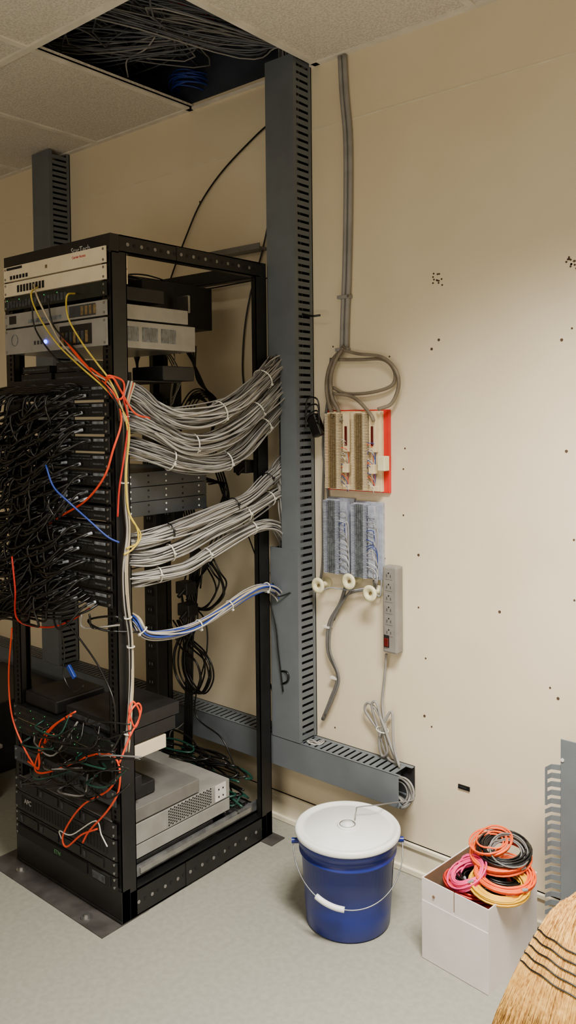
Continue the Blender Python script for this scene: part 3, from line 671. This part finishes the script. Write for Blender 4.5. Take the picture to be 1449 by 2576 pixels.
cable('hanging_cable',[onZ(350,30,2.9),onZ(400,60,2.86),onZ(370,120,2.80),onZ(320,150,2.80),onZ(322,195,2.75)],.003,cg3,'grey cable dangling in the ceiling opening')
b=MB()
for i in range(3): b.tube([onZ(390+i*8,-30,2.86),onZ(440+i*14,10,2.84),onZ(500+i*12,30,2.86),onZ(560,80+i*12,2.9)],.003,cred if i<2 else cor,n=5)
tag(b.build('hanging_cable'),'red cables crossing the ceiling opening','cable')
b=MB()
c=onZ(480,228,2.765)
for i in range(14): b.ring(c+V((random.uniform(-.01,.01),random.uniform(-.01,.01),i*.004)),(random.uniform(-.2,.2),random.uniform(-.2,.2),1),.07+random.uniform(-.01,.01),.0028,cblud,n=28,k=5)
tag(b.build('cable_coil'),'blue cable coil resting above the ceiling grid','cable coil')
# ------------------------------------------------------------------ bucket
bc=onZ(876,2308,0); fr_=V((.645,-.764,0)); rt=V((.764,.645,0))
bk=root('bucket',bc,'blue plastic bucket with white lid and wire handle on the floor','bucket')
b=MB(); b.lathe(bc,[(0,.001),(.120,.001),(.124,.006),(.128,.06),(.1375,.212),(.144,.214),(.1445,.218),(.139,.221),(.140,.240),(.149,.242),(.150,.264),(.146,.268),(0,.268)],bluep,n=64); b.build('bucket_body',bk)
b=MB(); b.lathe(bc,[(.151,.262),(.1545,.263),(.156,.266),(.156,.274),(.152,.279),(.146,.280),(.140,.275),(.128,.273),(.126,.276),(.03,.277),(0,.277)],whitep,n=64); b.build('bucket_lid',bk)
b=MB(); b.lathe(bc,[(.03,.277),(.03,.282),(.026,.285),(.022,.280),(.018,.280),(.016,.287),(0,.288)],whitep,n=32); b.ring(bc+V((0,0,.283)),(0,0,1),.023,.0018,sgrey); b.build('spout_cap',bk)
hp=[]
for i in range(25):
    a=math.pi*i/24; hp.append(bc+rt*(-.162*math.cos(a))+fr_*(.158*math.sin(a))+V((0,0,.235-.115*math.sin(a)**.9)))
b=MB(); b.tube(hp,.0018,galv,n=8,k=2)
for sg in(-1,1): b.cyl(bc+rt*.142*sg+V((0,0,.235)),bc+rt*.166*sg+V((0,0,.235)),.008,bluep,n=12)
b.build('handle',bk)
b=MB(); b.tube(hp[7:12],.008,whitep,n=14,k=3); b.build('handle_grip',bk)
vs=[];fs=[];b=MB()
for i in range(8):
    a=-.05+i*.05
    d=rt*math.cos(a)+fr_*math.sin(a)
    for z,rr_ in((.10,.1315),(.19,.1372)): vs.append(bc+d*(rr_)+V((0,0,z)))
for i in range(7): fs.append((i*2,i*2+2,i*2+3,i*2+1))
b.add(vs,fs,label,True); b.build('paper_label',bk)
cable('wire',[onZ(893,2062,.282),onZ(896,2040,.30),onZ(902,2030,.31),onZ(950,2025,.31),onY(1000,2018,2.13),onY(1040,2012,2.17),onY(1038,1990,2.19)],.0018,sgrey,'thin grey wire trailing from the duct onto the bucket lid','wire')
# ------------------------------------------------------------------ box with coils
A=onZ(1062,2407,0); B=onZ(1230,2505,0); e1=(B-A); bw=e1.length; e1.normalize(); e2=V((-e1.y,e1.x,0))
dB=ray(1230,2290); BZ=(CAM+dB*((B.xy.length)/(dB.xy.length))).z
C=onZ(1365,2200,BZ); bd_=min((C-B).dot(e2),(2.205-max(A.y,B.y))/max(.2,e2.y))
BM=Matrix(((e1.x,e2.x,0,A.x),(e1.y,e2.y,0,A.y),(0,0,1,0),(0,0,0,1)))
bcen=BM@V((bw/2,bd_/2,0))
bx=root('cardboard_box',bcen,'open white cardboard box full of coiled patch cables','cardboard box')
t=.003; xn=bw*.5
b=MB()
b.box((0,0,0),(bw,t,BZ*.75),card); b.box((0,0,BZ*.75),(xn-.003,t,BZ),card); b.box((xn+.001,0,BZ*.75),(bw,t,BZ),card)
b.box((0,bd_-t,0),(bw,bd_,BZ),card); b.box((0,t,0),(t,bd_-t,BZ),card); b.box((bw-t,t,0),(bw,bd_-t,BZ),card); b.box((t,t,0),(bw-t,bd_-t,t),card)
b.box((t,t,.1),(bw-t,t+.0006,BZ-.001),cardin); b.box((t,bd_-t-.0006,.1),(bw-t,bd_-t,BZ-.001),cardin); b.box((t,t,.1),(t+.0006,bd_-t,BZ-.001),cardin); b.box((bw-t-.0006,t,.1),(bw-t,bd_-t,BZ-.001),cardin)
b.xf(BM).build('box_body',bx)
b=MB(); b.box((.001,-.0022,.001),(bw-.001,-.0002,BZ*.73),card); b.xf(BM).build('box_flap',bx,bevel=.0008)
b=MB(); b.cyl((.04,-.0025,BZ*.83),(.04,.001,BZ*.83),.004,cardin,n=10); b.xf(BM).build('finger_notch',bx)
def coil(c,R,turns,r,m,nrm,lab,th=.02,plug=None):
    c=V(c);nrm=V(nrm).normalized();a=nrm.orthogonal().normalized();bb=nrm.cross(a);pts=[];N=int(turns*14)
    ph=random.uniform(0,6)
    rr=R;h=0
    for i in range(N):
        an=2*math.pi*i/14
        if i%7==0: rt_=R+random.uniform(-.024,.006); ht=random.uniform(-th,th)
        rr+=(rt_-rr)*.35; h+=(ht-h)*.35
        pts.append(c+a*math.cos(an+ph)*rr+bb*math.sin(an+ph)*rr*.94+nrm*h)
    o=cable('cable_coil',pts,r,m,lab,'cable coil','coiled cables in the box',k=2)
    b=MB(); t=(pts[-1]-pts[-2]).normalized(); b.cyl(pts[-1],pts[-1]+t*.015,r*1.5,plug or boot,n=8); b.build('plug',o)
    return o
def bc3(u,v,z): return BM@V((bw*u,bd_*v,z))
coil(bc3(.5,.5,.12),.078,14,.003,cblk,(0,0,1),'black coiled cable at the bottom of the box',.05)
coil(bc3(.5,.55,BZ-.05),.084,18,.003,cor,(.1,-.1,1),'orange coiled cable deep in the box',.02)
coil(bc3(.45,.45,BZ-.03),.080,18,.003,cred,(.1,.1,1),'dark red coiled cable in the box',.015)
coil(bc3(.5,.5,BZ-.012),.066,16,.003,cblk,(.1,.1,1),'black coiled cable in the box',.015)
coil(bc3(.72,.6,BZ+.0),.062,16,.003,cblk,(.1,.1,1),'black coiled cable at the box rim',.015)
coil(onZ(1258,2222,BZ+.012),.078,20,.0026,cyel2,(.10,-.15,1),'bright yellow coiled patch cable',.011)
coil(onZ(1270,2198,BZ+.026),.080,12,.0026,corg2,(.1,-.1,1),'bright orange coiled patch cable',.010)
coil(onZ(1178,2200,BZ+.012),.056,20,.0026,cpnk,(-.3,-.4,.8),'pink coiled patch cable',.016)
coil(onZ(1258,2152,BZ+.045),.084,16,.0026,corg2,(.0,-.15,1),'bright orange coiled patch cable on top',.011)
coil(onZ(1268,2138,BZ+.062),.070,26,.0024,cblk,(.10,-.2,1),'black coiled patch cable on top of the pile',.014)
coil(onZ(1280,2140,BZ+.070),.056,7,.0024,cg2,(.3,-.4,1),'grey coiled patch cable on top of the pile',.012)
coil(onZ(1235,2118,BZ+.078),.056,6,.0026,corg2,(-.1,-.3,1),'orange coiled patch cable on top of the pile',.010)
# ------------------------------------------------------------------ leftover duct leaning
r=root('wire_duct',V((-.78,2.15,0)),'grey slotted duct offcut standing against the wall','wire duct')
b=MB(); b.box((-.842,2.125,0),(-.70,2.129,.612),duct); b.box((-.70,2.125,0),(-.696,2.225,.612),duct); b.build('duct_back',r,bevel=.001)
b=MB(); z=.008
while z<.53:
    b.add([(-.842,2.125,z),(-.842,2.125,z+.015),(-.866,2.12,z+.013),(-.884,2.122,z-.001),(-.884,2.122,z-.013),(-.866,2.12,z-.001),(-.842,2.128,z),(-.842,2.128,z+.015),(-.866,2.123,z+.013),(-.884,2.125,z-.001),(-.884,2.125,z-.013),(-.866,2.123,z-.001)],
     [(0,1,2,5),(5,2,3,4),(7,6,11,8),(8,11,10,9),(1,7,8,2),(2,8,9,3),(3,9,10,4),(4,10,11,5),(5,11,6,0)],duct); z+=.0235
b.box((-.884,2.121,.29),(-.878,2.124,.38),duct); b.box((-.884,2.121,.42),(-.878,2.124,.52),duct); b.build('duct_fingers',r)
p=onY(1415,1912,2.125); b=MB(); b.cyl(p,p-V((0,.002,0)),.005,label,n=10); b.build('rivet',r)
p=onY(1168,1980,D); b=MB(); b.box(p-V((.02,.004,.008)),p+V((.02,0,.006)),cblk); b.box(p-V((.016,.006,.003)),p+V((.010,0,.002)),gapm); tag(b.build('wall_clip',bevel=.001),'small black plastic piece stuck on the wall','clip')
# ------------------------------------------------------------------ broom
U=V((.12,.35,1)).normalized(); Wd=V((1,0,-.16)).normalized(); Nn=Wd.cross(U).normalized()
if Nn.y>0: Nn=-Nn
Bs=V((-.695,1.675,.023))
br=root('broom',Bs,'corn broom with straw bristles and black stitching leaning on the wall','broom')
prof=[(0,.142,.035),(.07,.136,.034),(.15,.122,.032),(.22,.106,.028),(.285,.088,.025),(.33,.074,.024),(.365,.055,.022),(.39,.032,.019),(.42,.018,.016)]
def pr(s):
    for i in range(len(prof)-1):
        if s<=prof[i+1][0]:
            t=(s-prof[i][0])/(prof[i+1][0]-prof[i][0]); return prof[i][1]*(1-t)+prof[i+1][1]*t, prof[i][2]*(1-t)+prof[i+1][2]*t
    return prof[-1][1:]
b=MB(); n=40; vs=[];fs=[]
for s,hw,ht in prof:
    for i in range(n):
        an=2*math.pi*i/n; vs.append(Bs+U*s+Wd*math.cos(an)*hw+Nn*math.sin(an)*ht)
for q in range(len(prof)-1):
    for i in range(n): j=(i+1)%n; fs.append((q*n+i,q*n+j,(q+1)*n+j,(q+1)*n+i))
b.add(vs,fs,straw,True); b.add(vs[:n],[tuple(range(n))],straw)
for k in range(750):
    an=random.uniform(-.15,math.pi+.15); s1=random.uniform(.2,.40); s0=random.uniform(0,.12); pts=[]
    an2=an+random.uniform(-.06,.06)
    for s in [s0+(s1-s0)*j/5 for j in range(6)]:
        hw,ht=pr(max(0,s)); q=an+(an2-an)*(s/.4); e=1.0+random.uniform(0,.02)
        pts.append(Bs+U*s+Wd*math.cos(q)*hw*e+Nn*(math.sin(q)*ht*e+.0006))
    b.tube(pts,random.uniform(.0008,.0015),straw2 if k%2 else straw,n=4,k=1)
b.build('bristles',br)
for s in (.205,.225,.245,.265,.285):
    b=MB(); hw,ht=pr(s)
    b.tube([Bs+U*(s+.0015*math.sin(i*1.3))+Wd*math.cos(2*math.pi*i/48)*(hw+.003)+Nn*math.sin(2*math.pi*i/48)*(ht+.003) for i in range(49)],.0019,cblk,n=5,k=1)
    b.build('stitching',br)
b=MB(); b.cyl(Bs+U*.40,Bs+U*1.60,.0125,wood,n=16); b.build('handle',br)
# ------------------------------------------------------------------ left background things
r=root('computer_case',V((-3.1,1.9,0)),'black computer case standing on the floor','computer case')
b=MB(); b.box((-3.62,1.72,0),(-3.10,2.10,.30),blk2); b.build('case_body',r,bevel=.004)
b=MB(); b.box((-3.60,1.717,.05),(-3.14,1.72,.26),gapm); b.build('case_front',r)
r=root('storage_bin',V((-3.1,1.58,0)),'low pale plastic storage bin on the floor','storage bin')
b=MB(); b.box((-3.5,1.50,0),(-2.90,1.66,.20),silver); b.build('bin_body',r,bevel=.01)
b=MB(); b.box((-3.52,1.49,.20),(-2.89,1.67,.215),silver); b.build('bin_lid',r,bevel=.004)
b=MB(); b.box((-3.51,1.487,.09),(-2.90,1.50,.098),gapm); b.build('bin_band',r)
for i in range(4): wc([(0,1640+i*14,.02),(50,1655+i*10,.02),(90,1670+i*6,.03),(125,1690,.04)],cblk,.003,.02,'black cable along the far wall','far wall cables')
# ------------------------------------------------------------------ lights
def area(loc,sx,sy,power,col,spread=180,rot=(0,0,0)):
    l=bpy.data.lights.new('ceiling_or_fill_light','AREA'); l.shape='RECTANGLE'; l.size=sx; l.size_y=sy; l.energy=power; l.color=col; l.spread=math.radians(spread)
    o=bpy.data.objects.new('ceiling_or_fill_light',l); link(o); o.location=loc; o.rotation_euler=rot; return o
area((-.35,1.15,2.66),1.0,.35,112,(1,.94,.83),112)
area((-1.2,-.6,2.66),1.2,.6,24,(1,.92,.80),170)  # second area light, added for overall ambient
area((-.8,-2.0,1.0),2.6,1.4,36,(1,.91,.79),180,(math.radians(118),0,math.radians(15)))  # added fill low behind the camera, brightens ceiling and rack front
w=bpy.data.worlds.new('world'); bpy.context.scene.world=w; w.use_nodes=True
w.node_tree.nodes['Background'].inputs[0].default_value=(.9,.8,.65,1); w.node_tree.nodes['Background'].inputs[1].default_value=.05
